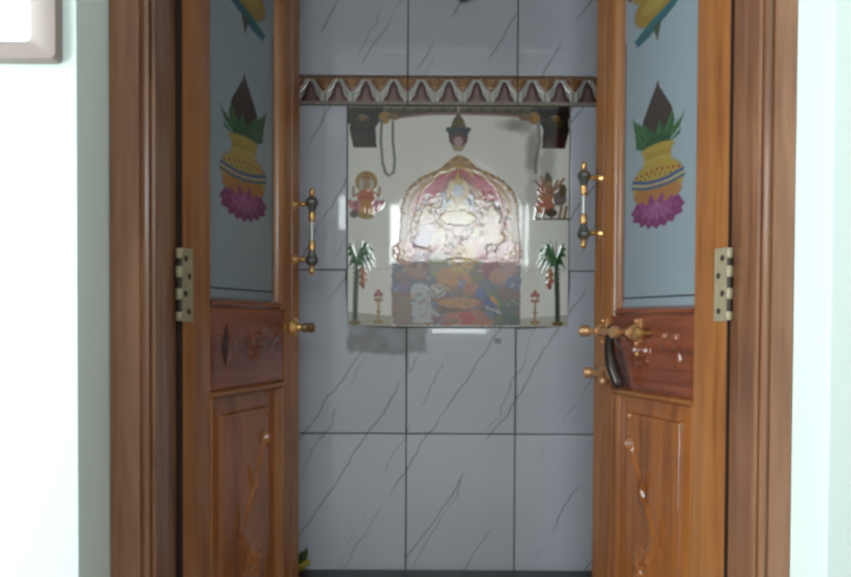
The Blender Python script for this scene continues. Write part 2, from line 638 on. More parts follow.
def post_profile(xo, xi, s):
    """outer edge xo, inner jamb face xi; s=+1 when the jamb faces +x"""
    return [(xo, YF), (xi - s * 0.027, YF), (xi - s * 0.0245, YF + 0.004), (xi - s * 0.022, YF + 0.0005), (xi - s * 0.016, YF - 0.003),
            (xi - s * 0.0105, YF - 0.0015), (xi - s * 0.009, YF + 0.005), (xi - s * 0.006, YF + 0.002), (xi - s * 0.001, YF + 0.004),
            (xi, YF + 0.012), (xi, 1.392), (xi - s * 0.003, 1.395), (xi - s * 0.003, 1.448), (xo, 1.448)]


JL, JR = -0.449, 0.549
MB().prism(post_profile(XL + 0.0015, JL, 1), 0, 2.42).build('side_post', 'frame_wood', fr)
MB().prism(post_profile(XR - 0.0015, JR, -1), 0, 2.42).build('side_post', 'frame_wood', fr)
MB().box(JL - 0.001, JR + 0.001, YF + 0.003, 1.448, 2.325, 2.42, 0.004).build('lintel', 'frame_wood', fr)

# ================================================================= DOOR LEAVES
W = 0.497
T = 0.036
LZ_0, LZ_1 = 0.015, 2.315
GU0, GU1 = 0.106, 0.393
GZ0, GZ1 = ZC + 0.035, 2.21
PU0, PU1 = 0.112, 0.404
PZ0, PZ1 = 0.16, ZC - 0.155


def pane_paint(U, Z):
    # motif coordinates: x in pixels-like units about the pane's middle, y downwards
    X = (U - 0.262) / 0.0036
    Y = 321 - (Z - ZC) / 0.00208
    cv = Canvas(X, Y, (158, 172, 180))
    cv.lay(np.clip(cv.noise(0.03, 3) * 0.5, 0, 1), (148, 164, 170), 0, 0.5)
    # coconut
    cv.poly([(0, 76), (3, 84), (9, 97), (15, 111), (17, 122), (14, 134), (6, 142), (-8, 142), (-15, 134), (-17, 122), (-14, 108), (-7, 94), (-2, 84)], (72, 56, 50))
    for k in range(-3, 4):
        cv.line([(0, 80), (k * 3.5, 112), (k * 2.5, 138)], 0.8, (96, 74, 62), 0, 0.6)
    # mango leaves
    for x0, x1, y1, wd in ((-6, -27, 118, 5), (-8, -23, 133, 6), (8, 27, 105, 5), (9, 23, 122, 6), (-3, -15, 113, 6), (4, 14, 116, 6), (0, -2, 118, 6), (-5, -20, 124, 5), (5, 20, 112, 4)):
        mx, my = (x0 + x1) / 2, (y1 + 142) / 2 + 3
        cv.poly([(x0 - wd / 2, 144), (mx - wd * 1.1, my - 2), (x1, y1), (mx + wd * 1.1, my + 4), (x0 + wd / 2, 144)], (52, 112, 62))
        cv.line([(x0, 143), (mx, my), (x1, y1)], 0.9, (112, 156, 84), 0, 0.8)
    cv.ell(0, 139, 13, 8, (44, 98, 56))
    # neck and pot
    cv.ell(0, 145, 17, 5, (208, 180, 70))
    cv.poly([(-15, 147), (15, 147), (13, 158), (-13, 158)], (196, 164, 60))
    cv.ell(0, 157, 15, 3.5, (214, 190, 84))
    cv.ell(0, 178, 26, 22, (210, 176, 66))
    cv.ell(0, 190, 24, 12, (204, 138, 66))
    for k in range(-4, 5):
        cv.ell(k * 5.4, 166 + abs(k) * 0.9, 1.5, 1.5, (178, 60, 50))
        cv.ell(k * 5.2 + 2, 171 + abs(k) * 0.7, 1.1, 1.1, (70, 110, 70))
    cv.line([(-25, 173), (-12, 177), (0, 178), (12, 177), (25, 173)], 3.2, (46, 96, 160))
    cv.line([(-26, 179), (-12, 183), (0, 184), (12, 183), (26, 179)], 2.6, (58, 112, 150))
    cv.line([(-26, 176), (-12, 180), (0, 181), (12, 180), (26, 176)], 1.2, (206, 214, 190))
    # lotus
    for k, (a, L) in enumerate(((-80, 29), (-62, 30), (-40, 28), (-20, 27), (0, 27), (20, 27), (40, 28), (62, 30), (80, 29))):
        for lay, col, sc in ((0, (150, 58, 124), 1.0), (1, (184, 92, 158), 0.62)):
            tx, ty = math.sin(R(a)) * L * sc * 0.98, 202 + math.cos(R(a)) * L * sc * 0.92
            bx = math.sin(R(a)) * 6
            px, py = math.cos(R(a)) * 8.5 * sc, -math.sin(R(a)) * 8.5 * sc
            mx, my = bx * .35 + tx * .65, 202 * .35 + ty * .65
            cv.poly([(bx, 200), (mx - px, my - py), (tx, ty), (mx + px, my + py)], col)
    for a in (-75, -45, -15, 15, 45, 75):
        tx, ty = math.sin(R(a)) * 21, 206 - math.cos(R(a)) * 17
        cv.poly([(math.sin(R(a)) * 3 - 5, 208), (tx - 2, ty + 5), (tx, ty), (tx + 4, ty + 6), (math.sin(R(a)) * 3 + 5, 208)], (172, 76, 146))
    cv.ell(0, 207, 14, 8, (178, 88, 152))
    for a in (-60, -30, 0, 30, 60):
        cv.line([(0, 200), (math.sin(R(a)) * 18, 206 + math.cos(R(a)) * 14)], 1.0, (206, 140, 186), 0, 0.7)
    cv.X = -X
    # bird above: yellow body, teal wing and tail crossing
    cv.ell(-2, -2, 24, 19, (190, 156, 52), rot=-12)
    cv.ell(-4, -4, 14, 8, (206, 176, 80), rot=-12)
    cv.ell(-18, -22, 10, 9, (190, 156, 52))
    cv.poly([(-22, 32), (-26, 24), (-8, 12), (12, 4), (24, -8), (27, 0), (16, 12), (2, 20), (-10, 28)], (50, 128, 124))
    cv.line([(-22, 28), (2, 17), (22, -2)], 2.4, (54, 100, 150))
    cv.poly([(-6, 20), (3, 18), (-1, 37)], (84, 96, 62))
    cv.ell(-30, -24, 4, 2, (160, 60, 40))
    cv.X = X
    # dark seams at the pane's foot and far side
    yl = 321 - 0.0535 / 0.00208
    cv.line([(-60, yl), (60, yl)], 1.5, (36, 34, 34))
    cv.line([(35.4, 20), (35.4, 300)], 0.8, (48, 50, 50))
    grey = np.array(lin((118, 122, 122)))
    far_ = np.abs(cv.c - np.array(lin((158, 172, 180)))).sum(-1, keepdims=True) > 0.08
    return np.where(far_, cv.c * 0.62 + grey * 0.2, cv.c), cv.h


def lens(u, z, cu, cz, ru, rz):
    q = ((u - cu) / ru) ** 2 + ((z - cz) / rz) ** 2
    return math.sqrt(max(0.0, 1 - q))


def rail_h_bosses(u, z):
    h = rail_h(u, z, False)
    for cu, dz, rad, hh in ((0.165, 0.030, 0.012, 0.008), (0.165, -0.012, 0.019, 0.006), (0.205, 0.032, 0.010, 0.007)):
        q = ((u - cu) / rad) ** 2 + ((z - ZC + 0.060 - dz) / rad) ** 2
        if q < 1:
            h += hh * (1 - q) ** 0.6
    return h


def rail_h(u, z, slot=True):
    h = 0.0
    zc = ZC - 0.060
    # pointed leaf shape, sunk
    t = abs(z - zc) / 0.042
    if t < 1 and slot:
        wdt = 0.015 * (1 - t ** 1.6)
        d = abs(u - 0.165) / max(wdt, 1e-4)
        if d < 1:
            h -= 0.016 * min(1, (1 - d) * 2.5)
        elif d < 1.8:
            h += 0.0015 * math.sin((d - 1) / 0.8 * PI)
    # rosette
    du, dz = u - 0.285, z - zc
    r = math.hypot(du, dz)
    if r < 0.052:
        a = math.atan2(dz, du)
        petals = 0.5 + 0.5 * math.cos(a * 6)
        rr = 0.026 + 0.018 * petals
        h += 0.0070 * max(0, 1 - (r / rr) ** 2) ** .5 * (0.55 + 0.45 * math.cos(r * 420)) if r < rr else 0
        h += 0.004 * max(0, 1 - (r / 0.011) ** 2)
    # scrolls round it
    h += 0.0009 * math.sin(u * 150 + math.sin(z * 110) * 1.6) * math.sin(z * 120) * max(0, 1 - abs(z - zc) / 0.07)
    h += 0.0016 * mnoise.noise(Vector((u * 55, z * 55, 2))) * max(0, 1 - abs(z - zc) / 0.065)
    # rounded border of the board
    e = min(u - 0.100, 0.418 - u, z - (ZC - 0.150), (ZC + 0.018) - z)
    if e < 0.012:
        h -= 0.004 * (1 - max(e, 0) / 0.012) ** 2
    return h


def panel_h(u, z):
    # fielded panel with a carved hanging flower stem
    e = min(u - PU0, PU1 - u, PZ1 - z, z - PZ0)
    h = -0.016
    if e < 0.004:
        h += 0.010 * (1 - e / 0.004)
    if e > 0.042:
        h += 0.010 * min(1, (e - 0.042) / 0.006)
    elif e > 0.014:
        h += 0.004 * (e - 0.014) / 0.028
    if e > 0.046:
        q = PZ1 - z
        k = min(max((q - 0.10) / 0.20, 0), 1)
        cu = 0.338 - 0.10 * k ** 1.3 + 0.07 * min(max((q - 0.30) / 0.10, 0), 1)
        d = abs(u - cu)
        if 0.10 < q < 0.60:
            h += 0.005 * max(0, 1 - (d / (0.008 + 0.010 * k)) ** 2)
        for (lu, lq, ru, rq, a, hh) in ((0.338, 0.115, 0.011, 0.018, 0, 0.010), (0.345, 0.050, 0.008, 0.016, 0, 0.006), (0.285, 0.20, 0.014, 0.05, -28, 0.004),
                                        (0.225, 0.27, 0.018, 0.05, 20, 0.004), (0.290, 0.375, 0.036, 0.045, 0, 0.009), (0.230, 0.43, 0.02, 0.05, 30, 0.005),
                                        (0.28, 0.55, 0.022, 0.06, 20, 0.006), (0.24, 0.68, 0.022, 0.06, -20, 0.006)):
            du, dq = u - lu, q - lq
            c, s = math.cos(R(a)), math.sin(R(a))
            du, dq = du * c + dq * s, -du * s + dq * c
            rr = (du / ru) ** 2 + (dq / rq) ** 2
            if rr < 1:
                ridge = 0.75 + 0.25 * math.cos(math.atan2(dq, du) * 8) if ru > 0.03 else 1.0
                h += hh * (1 - rr) ** 0.8 * ridge
        h += 0.0012 * mnoise.noise(Vector((u * 40, z * 25, 7)))
    return h


def make_hinge(leaf, m, z0):
    hp = MB().box(min(0.008 * m, 0.044 * m), max(0.008 * m, 0.044 * m), -0.0022, 0.0008, z0, z0 + 0.134, 0.0006, 1).build('hinge', 'hinge', leaf)
    MB().lathe([(0.0045, z0 + 0.002), (0.0045, z0 + 0.132)], (0.002 * m, -0.001, 0), 'z', 12).build('pin', 'screw', hp)
    k = MB()
    for za, L in ((0.002, 0.016), (0.040, 0.020), (0.080, 0.020), (0.114, 0.018)):
        k.lathe([(0.0066, z0 + za), (0.0072, z0 + za + 0.001), (0.0072, z0 + za + L - 0.001), (0.0066, z0 + za + L)], (0.002 * m, -0.001, 0), 'z', 14)
    k.build('knuckle', 'hinge', hp)
    for u, f in ((0.030, 0.14), (0.020, 0.38), (0.032, 0.62), (0.021, 0.86)):
        MB().lathe([(0.0058, 0), (0.0058, 0.0012), (0.003, 0.0018)], (u * m, -0.0014, z0 + f * 0.134), (0, -1, 0), 12).build('screw', 'screw', hp)


def make_leaf(name, hinge_xy, ang, m, label, hz, dz_):
    lf = thing(name, label, 'door', (hinge_xy[0], hinge_xy[1], 0), ang)
    lf['kind'] = 'structure'
    lf.location.z = dz_

    def bx(u0, u1, y0, y1, z0, z1, nm, mt, bev=0.002):
        a, c = sorted((u0 * m, u1 * m))
        return MB().box(a, c, y0, y1, z0, z1, bev).build(nm, mt, lf)
    bx(0.015 if m > 0 else 0.010, GU0, 0, T, LZ_0, LZ_1, 'stile', 'stile_wood')
    a0, a1 = sorted(((0.0135 if m > 0 else 0.0085) * m, (0.0152 if m > 0 else 0.0102) * m))  # added strip over the hinge edge, painted dark as the gap's shade
    MB().box(a0, a1, 0.001, T, LZ_0, LZ_1).build('gap_shade', 'gap_shade', lf)['label'] = 'dark strip coloured as the shaded gap at the hinge edge'
    # meeting stile with a grooved face
    prof = [(0.418, 0.0), (0.452, 0.0), (0.4535, 0.0025), (0.4565, 0.0025), (0.458, 0.0),
            (0.494, 0.0), (W, 0.003), (W, T), (0.418, T)]
    MB().prism(prof, LZ_0, LZ_1, 'z', m).build('stile', 'stile_wood', lf)
    bx(GU0, 0.418, 0, T, GZ1 + 0.012, LZ_1, 'rail', 'rail_wood')
    bx(GU0, 0.418, 0, T, LZ_0, PZ0 - 0.004, 'rail', 'rail_wood')
    # carved lock rail
    b_ = MB()
    b_.relief(GU0, 0.418, ZC - 0.150, ZC + 0.016, 0.0005, rail_h if m > 0 else rail_h_bosses, 120, 72, m, T - 0.002)
    b_.build('carved_rail', 'rail_wood', lf)
    pl_ = [(0.165 + 0.0105 * (1 - abs(t) ** 1.7) * sg, ZC - 0.060 + 0.037 * t) for sg, rng_ in ((1, range(-8, 9)), (-1, range(7, -8, -1))) for t in [q / 8 for q in rng_]]
    if m > 0:
        MB().prism([(m * a_, b_2) for a_, b_2 in pl_], 0.001, 0.010, 'y').build('slot_shade_plate', 'slot_shade', lf)  # dark plate laid in the sunk slot, shade painted by its colour
    # pane
    p = painted_grid('glass_pane', 'pane', lf, GU0 - 0.0, 0.398, GZ0 - 0.004, GZ1 + 0.006, 150, 400, pane_paint, 0.016, 0.005, m)
    p['label'] = 'frosted glass pane painted with a pot of mango leaves on a pink lotus'
    # glazing beads
    far = [(0.393, 0.016), (0.395, 0.006), (0.400, 0.001), (0.405, -0.004), (0.412, -0.005), (0.4175, 0.0), (0.4175, 0.026), (0.398, 0.026), (0.398, 0.016)]
    MB().prism(far, GZ0 - 0.02, GZ1 + 0.012, 'z', m).build('glazing_bead', 'stile_wood', lf)
    near = [(GU0 + 0.003, 0.016), (GU0 + 0.002, 0.008), (GU0 - 0.001, 0.002), (GU0 - 0.001, 0.016)]
    MB().prism(near, GZ0 - 0.02, GZ1 + 0.012, 'z', m).build('glazing_bead', 'stile_wood', lf)
    low = [(0.016, GZ0), (0.006, GZ0 - 0.003), (-0.003, GZ0 - 0.008), (-0.004, GZ0 - 0.014), (0.0, GZ0 - 0.018), (0.02, GZ0 - 0.018), (0.02, GZ0)]
    MB().prism(low, GU0, 0.3945, 'x', m).build('glazing_bead', 'rail_wood', lf)
    # lower panel: surround moulding and carved board
    b_ = MB()
    prof = [(-0.001, ZC - 0.150), (-0.006, ZC - 0.153), (-0.006, ZC - 0.158), (0.0, ZC - 0.163), (0.012, ZC - 0.166), (0.03, ZC - 0.166), (0.03, ZC - 0.150)]
    b_.prism(prof, GU0, 0.418, 'x', m)
    pv = [(PU1 - 0.001, 0.012), (PU1, 0.003), (PU1 + 0.004, -0.004), (PU1 + 0.009, -0.005), (0.4175, 0.0), (0.4175, 0.03), (PU1 - 0.001, 0.03)]
    b_.prism(pv, PZ0 - 0.004, ZC - 0.151, 'z', m)
    pn = [(GU0, 0.0), (PU0 - 0.004, -0.003), (PU0 + 0.001, 0.002), (PU0 + 0.002, 0.012), (PU0 + 0.002, 0.03), (GU0, 0.03)]
    b_.prism(pn, PZ0 - 0.004, ZC - 0.151, 'z', m)
    b_.build('panel_moulding', 'stile_wood', lf)
    MB().relief(PU0, PU1, PZ0, PZ1 - 0.008, 0.0, panel_h, 100, 300, m, 0.026).build('carved_panel', 'panel_wood', lf)
    for z0 in (ZC + 0.002, 0.25, 2.10):
        make_hinge(lf, m, z0 - 1.6 * dz_)
    # pull handle
    hu, stand = 0.468 * m, -0.045
    h = thing_part('pull_handle', lf)
    zt, zb = hz + 0.067, hz - 0.062
    b_ = MB()
    for z in (zt, zb):
        b_.lathe([(0.013, 0), (0.013, 0.002), (0.009, 0.005), (0.0048, 0.010), (0.0048, 0.016), (0.0072, 0.022), (0.0052, 0.028), (0.0046, 0.045)], (hu, 0, z), (0, -1, 0), 16)
    b_.build('post', 'brass', h)
    b_ = MB()
    b_.lathe([(0.0062, zb + 0.012), (0.0062, zt - 0.016)], (hu, stand, 0), 'z', 18)
    b_.build('grip', 'steel', h)
    b_ = MB()
    for zz, s in ((zt, 1), (zb, -1)):
        # finial
        pr = [(0.0055, 0.012), (0.0075, 0.016), (0.0052, 0.020), (0.0066, 0.026), (0.0062, 0.032), (0.0034, 0.036), (0.0006, 0.038)]
        b_.lathe([(r, s * t) for r, t in pr], (hu, stand, zz), 'z', 18)
        pr = [(0.0064, -0.019), (0.0086, -0.021), (0.0078, -0.026), (0.0086, -0.031), (0.0080, -0.040), (0.0064, -0.043)]
        b_.lathe([(r, s * t) for r, t in pr], (hu, stand, zz), 'z', 18)
    b_.build('brass_ferrule', 'brass', h)
    b_ = MB()
    for zz, s in ((zt, 1), (zb, -1)):
        pr = [(0.0062, 0.016), (0.0125, 0.012), (0.0160, 0.006), (0.0165, 0.001), (0.0120, -0.006), (0.0092, -0.014), (0.0074, -0.021)]
        b_.lathe([(r, s * t) for r, t in pr], (hu, stand, zz), 'z', 8)
    b_.build('faceted_collar', 'gunmetal', h, ang=20)
    return lf


def thing_part(name, parent):
    o = bpy.data.objects.new(name, None)
    C.objects.link(o)
    o.parent = parent
    o.empty_display_size = 0.02
    return o


LA, RA = R(73.3), R(-73.0)
left = make_leaf('door_1', (-0.444, 1.437), LA, 1,
                 'left timber door leaf swung inward, with painted frosted pane and small brass latch socket', ZC + 0.195, 0.010)
right = make_leaf('door_2', (0.547, 1.437), RA, -1,
                  'right timber door leaf swung inward, carrying the brass slide bolt and hanging hasp', ZC + 0.270, 0)

# ---- left leaf: keeper of the bolt (flared rosette with a ring-ended pin)
kp = thing_part('bolt_keeper', left)
MB().lathe([(0.024, 0), (0.025, 0.002), (0.022, 0.006), (0.014, 0.010), (0.009, 0.016), (0.0075, 0.024)], (0.466, 0, ZC - 0.027), (0, -1, 0), 20).build('flared_base', 'brass', kp)
MB().lathe([(0.0075, 0.022), (0.0115, 0.026), (0.0125, 0.030), (0.0105, 0.034), (0.0105, 0.040), (0.0125, 0.044), (0.0115, 0.050), (0.004, 0.053)], (0.466, 0, ZC - 0.027), (0, -1, 0), 20).build('socket', 'dull_brass', kp)
MB().lathe([(0.008, 0), (0.008, 0.001), (0.002, 0.004)], (0.425, 0.001, ZC - 0.027), (0, -1, 0), 12).build('stud', 'brass', kp)

# ---- right leaf: slide bolt, brackets, knobs, hasp, staple
sb = thing_part('slide_bolt', right)
zb = ZC - 0.022


def U(u):
    return -u


# standing off the stile: rod runs along the leaf and overshoots the meeting edge
MB().lathe([(0.0070, 0), (0.0078, 0.002), (0.0078, 0.223), (0.0070, 0.225)], (U(0.262), -0.020, zb), (-1, 0, 0), 16).build('rod', 'copper_brass', sb)
MB().lathe([(0.0080, 0), (0.0135, 0.003), (0.0140, 0.020), (0.0115, 0.025), (0.003, 0.027)], (U(0.484), -0.016, zb), (-0.35, -0.94, 0), 18).build('end_cap', 'copper_brass', sb)
b = MB()
for u in (0.296, 0.440):
    b.box(U(u) - 0.008, U(u) + 0.008, -0.004, 0.001, zb - 0.030, zb + 0.030, 0.0012)
    arc = [(U(u), -0.001 - 0.0270 * math.sin(a), zb + 0.0130 * math.cos(a)) for a in [PI * k / 12 for k in range(13)]]
    b.tube(arc, 0.0056, 8)
    for s_ in (-1, 1):
        b.ball((U(u), -0.007, zb + s_ * 0.024), 0.0058)
b.build('bracket', 'copper_brass', sb)
MB().lathe([(0.0055, 0), (0.0055, 0.010), (0.0120, 0.014), (0.0150, 0.022), (0.0130, 0.030), (0.004, 0.034)], (U(0.322), -0.022, zb), (0, -1, 0), 20).build('knob', 'copper_brass', sb)
MB().lathe([(0.0050, 0), (0.0050, 0.016), (0.0105, 0.020), (0.0128, 0.028), (0.0105, 0.036), (0.002, 0.040)], (U(0.256), 0.0, zb - 0.001), (0, -1, 0), 18).build('stop_knob', 'brass', sb)
MB().ball((U(0.292), -0.008, zb - 0.046), 0.0055).build('stud', 'brass', sb)
# hanging hasp: broad strap swung down off the rod
hs = thing_part('hasp', right)
b = MB()
pts = []
for k in range(15):
    t = k / 14
    pts.append((U(0.380 - 0.050 * t), -0.024 - 0.010 * math.sin(t * PI), zb - 0.010 - 0.112 * t))
b.tube(pts, [0.0095 + 0.0050 * math.sin(min(1, k / 10) * PI * .5) - (0.006 if k == 14 else 0) for k in range(15)], 14)
b.build('strap', 'dark_iron', hs)
MB().tube([(U(0.382) + 0.013 * math.cos(a), -0.020, zb + 0.013 * math.sin(a)) for a in [2 * PI * k / 20 for k in range(21)]], 0.0045, 8).build('collar', 'dark_iron', hs)
st = thing_part('staple', right)
zs = ZC - 0.122
MB().lathe([(0.0070, 0), (0.0070, 0.060), (0.0055, 0.062)], (U(0.430), -0.014, zs + 0.002), (-1, 0, 0), 14).build('pin', 'copper_brass', st)
MB().lathe([(0.0080, 0), (0.0125, 0.002), (0.0140, 0.013), (0.0115, 0.020), (0.003, 0.022)], (U(0.478), -0.013, zs + 0.002), (-0.35, -0.94, 0), 18).build('end_knob', 'copper_brass', st)
b = MB()
b.box(U(0.462), U(0.416), -0.0035, 0.001, zs - 0.018, zs + 0.018, 0.0012)
b.ball((U(0.424), -0.014, zs - 0.014), 0.0105)
b.tube([(U(0.445), -0.002, zs - 0.006), (U(0.445), -0.020, zs), (U(0.445), -0.002, zs + 0.012)], 0.005, 8)
b.build('plate', 'copper_brass', st)


# ================================================================= BORDER OF RELIEF TILES
def border_paint(U_, Z_):
    P = 0.0757
    X = ((U_ - 0.0985) / P) % 1.0
    Y = (BZ1 - Z_) / (BZ1 - BZ0)          # 0 top, 1 bottom
    cv = Canvas(X, Y, (176, 172, 166))
    one = lambda m_: m_.astype(float)
    d = np.abs(X - 0.5)
    # ogee bell: narrow crown flaring to the foot
    half = np.interp(Y, [0.20, 0.30, 0.50, 0.68, 0.84, 0.90], [0.0, 0.075, 0.13, 0.19, 0.33, 0.36])
    inb = (Y > 0.20) & (Y < 0.88)
    cv.lay(one(inb & (d < half + 0.045)), (58, 46, 48), 0.0002)
    cv.lay(one(inb & (d < half)), (104, 74, 76), 0.0009)
    cv.lay(one(inb & (Y > 0.42) & (d < half * 0.5)), (136, 108, 108), 0.0005)
    # scallops of ochre leaves hanging between the bells
    e2 = np.minimum(X, 1 - X)
    hv = np.interp(Y, [0.10, 0.30, 0.46, 0.56], [0.34, 0.24, 0.11, 0.0])
    cv.lay(one((Y < 0.56) & (e2 < hv)), (128, 88, 58), 0.0008)
    cv.lay(one((Y < 0.42) & (e2 < hv * 0.45)), (154, 112, 66), 0.0005)
    cv.lay(np.clip((0.06 - np.abs(e2 - hv - 0.10)) / 0.03, 0, 1) * one((Y > 0.12) & (Y < 0.86)), (198, 196, 190), 0.0009)
    cv.lay(one(Y > 0.88), (140, 126, 112), 0)
    cv.lay(one(Y < 0.12), (112, 82, 62), 0.0006)
    bead = ((U_ / (P / 9)) % 1.0)
    cv.lay(np.clip((0.36 - np.hypot((bead - 0.5), (Y - 0.06) / 0.105 * 0.5)) / 0.1, 0, 1), (150, 112, 84), 0.0012)
    cv.lay(np.clip((0.36 - np.hypot((bead - 0.5), (Y - 0.95) / 0.105 * 0.5)) / 0.1, 0, 1), (176, 168, 156), 0.0010)
    return cv.c, cv.h


bd = thing('tile_border', 'narrow embossed tile band of maroon bells and silvery ribbon above the mural', 'tile border', (0, YB - 0.004, 0))
bx_ = [-0.652, -0.352, -0.052, 0.248, 0.548, 0.848]
for a, c in zip(bx_, bx_[1:]):
    painted_grid('border_tile', 'border', bd, a + 0.0012, c - 0.0012, BZ0 + 0.0005, BZ1 - 0.0008, 260, 64, border_paint, 0.0, 0.006)


# ================================================================= MURAL
def mural_paint(U_, Z_):
    # photo-like units: x 347..568 across, y 105..327 down
    X = 347 + (U_ - MX0) / (MX1 - MX0) * 221
    Y = 105 + (MZ1 - Z_) / (MZ1 - MZ0) * 222
    cv = Canvas(X, Y, (248, 246, 240))
    e = cv.ell; p = cv.poly; l = cv.line
    base_w = (cv.X, cv.Y)
    # soft ground at the foot
    p([(347, 312), (392, 316), (392, 327), (347, 327)], (150, 152, 128), 0, 0.7)
    p([(519, 318), (568, 314), (568, 327), (519, 327)], (160, 158, 140), 0, 0.6)
    # swag along the top
    p([(347, 105), (568, 105), (568, 118), (545, 119), (520, 116), (490, 114), (457, 113), (425, 114), (400, 118), (378, 122), (347, 124)], (84, 76, 56), 0.0004)
    l([(378, 121), (402, 117), (428, 114), (457, 113.5), (490, 114), (518, 116), (540, 119)], 2.4, (150, 112, 108), 0.0004)
    l([(347, 108), (568, 108)], 2.0, (128, 120, 96), 0.0004, 0.8)
    for k in range(34):
        e(352 + k * 6.4, 109.5, 2.4, 2.2, (104, 94, 64) if k % 2 else (70, 72, 46), 0.0005)
    for cx, s in ((365, 1), (551, -1)):
        p([(cx - 15 * s, 106), (cx + 18 * s, 107), (cx + 16 * s, 118), (cx + 10 * s, 128), (cx + 11 * s, 148), (cx - 12 * s, 148), (cx - 16 * s, 130)], (36, 31, 27), 0.0006)
        p([(cx - 11 * s, 134), (cx + 9 * s, 134), (cx + 9 * s, 148), (cx - 11 * s, 148)], (58, 30, 28), 0.0004)
        e(cx - 2 * s, 122, 8, 6, (60, 50, 30), 0.0006)
        e(cx + 19 * s, 118, 6, 6, (170, 124, 50), 0.0008)
        e(cx + 27 * s, 117, 7, 3.4, (132, 98, 58), 0.0006)
        e(cx - 3 * s, 118, 4, 3, (120, 88, 40), 0.0004)
    # bead strands
    l([(381, 120), (380, 140), (382, 163), (385, 173), (389, 176), (393, 172), (394, 160), (392, 140), (392, 122)], 2.6, (120, 118, 108), 0.0007)
    l([(536, 122), (538, 140), (534, 160), (534, 172)], 3.4, (150, 146, 138), 0.0004)
    # grey-brown water marks at the right
    nz = cv.noise(0.09, 11)
    for cx, cy, rx, ry, a in ((524, 126, 20, 10, .62), (531, 148, 9, 30, .7), (545, 162, 11, 24, .5), (508, 124, 18, 7, .4), (532, 190, 7, 18, .35)):
        r = np.hypot((X - cx) / rx, (Y - cy) / ry) + nz * 0.35
        cv.lay(np.clip((1 - r) * 1.8, 0, 1), (124, 118, 110), 0, a)
    # pendant lamp
    l([(457, 107), (457, 114)], 1.6, (180, 170, 150), 0.0006)
    p([(457, 112), (462, 119), (465, 127), (449, 127), (452, 119)], (98, 84, 52), 0.0010)
    p([(446, 127), (468, 127), (470, 129), (467, 133), (466, 142), (448, 142), (447, 133), (444, 129)], (70, 76, 84), 0.0006)
    e(457, 140, 8.5, 7, (112, 64, 70), 0.0008)
    e(457, 141, 4.5, 4.5, (196, 160, 166), 0.0006)
    p([(450, 145), (464, 145), (461, 151), (453, 151)], (178, 160, 132), 0.0005)
    # ------- central arch
    arch = []
    for k in range(41):
        t = k / 40
        a = PI * t
        x = 459 - 58 * math.cos(a)
        y = 214 - 47 * math.sin(a) ** 0.8 if 0 < t < 1 else 214
        if abs(x - 458) < 24:
            y -= 12 * (0.5 + 0.5 * math.cos((x - 458) / 24 * PI))
        arch.append((x, y))
    outer = [(399, 262), (399, 240), (401, 214)] + arch[1:-1] + [(517, 214), (519, 240), (519, 262)]
    wx = cv.noise(0.30, 21) * 0.8 + cv.noise(0.8, 23) * 0.5
    wy = cv.noise(0.30, 22) * 0.8 + cv.noise(0.8, 24) * 0.5
    cv.X, cv.Y = X + wx, Y + wy
    p(outer, (158, 120, 74), 0.0005)
    def shrink(pts, k, cx=459, cy=226):
        return [(cx + (x - cx) * k, cy + (y - cy) * k) for x, y in pts]
    for k in range(46):
        i = 2 + k * (len(outer) - 5) / 45.0
        x, y = outer[int(i)]
        x, y = shrink([(x, y)], 0.955)[0]
        e(x, y, 2.6, 2.6, (178, 140, 88) if k % 2 else (140, 102, 60), 0.0003)
    p(shrink(outer, 0.88), (188, 152, 98), 0.0002)
    p(shrink(outer, 0.82), (176, 84, 92), -0.0001)
    p(shrink(outer, 0.66, 459, 222), (204, 160, 140), 0.0002)
    for sx in (-1, 1):
        p([(459 + sx * 14, 172), (459 + sx * 34, 186), (459 + sx * 42, 200), (459 + sx * 28, 200), (459 + sx * 16, 186)], (190, 78, 96), 0.0)
        l([(459 + sx * 6, 168), (459 + sx * 20, 172), (459 + sx * 36, 188), (459 + sx * 43, 208)], 1.2, (216, 176, 140), 0.0006)
    # seated figures: back row
    def figure(x, y, s, skin, cloth, halo, crown=(206, 176, 108)):
        e(x, y, 9 * s, 10 * s, halo, 0.0004)
        p([(x - 4 * s, y - 4 * s), (x, y - 16 * s), (x + 4 * s, y - 4 * s)], crown, 0.0010)
        e(x, y + 12 * s, 9.5 * s, 9 * s, cloth, 0.0006)
        for sx in (-1, 1):
            l([(x + sx * 6 * s, y + 8 * s), (x + sx * 12 * s, y + 14 * s), (x + sx * 11 * s, y + 3 * s)], 3 * s, skin, 0.0007)
        e(x, y + 22 * s, 14 * s, 6 * s, cloth, 0.0008)
        e(x, y, 4.6 * s, 5.4 * s, skin, 0.0012)
        l([(x - 4 * s, y + 6 * s), (x, y + 14 * s), (x + 4 * s, y + 6 * s)], 1.3 * s, (196, 150, 60), 0.0006)
    figure(457, 190, 1.25, (196, 204, 222), (206, 196, 170), (222, 220, 224))
    figure(424, 218, 1.0, (214, 180, 160), (196, 172, 190), (226, 210, 196))
    figure(492, 216, 1.0, (210, 170, 150), (204, 170, 150), (214, 196, 190))
    figure(441, 236, 0.85, (214, 184, 160), (196, 150, 140), (226, 206, 180))
    figure(475, 234, 0.85, (206, 172, 150), (200, 160, 170), (222, 204, 190))
    # ornate small shapes between, embossed
    rng = random.Random(7)
    tones = [(226, 214, 184), (186, 160, 150), (150, 96, 80), (214, 184, 116), (196, 200, 210), (196, 130, 108), (120, 92, 82), (226, 196, 170), (204, 160, 92)]
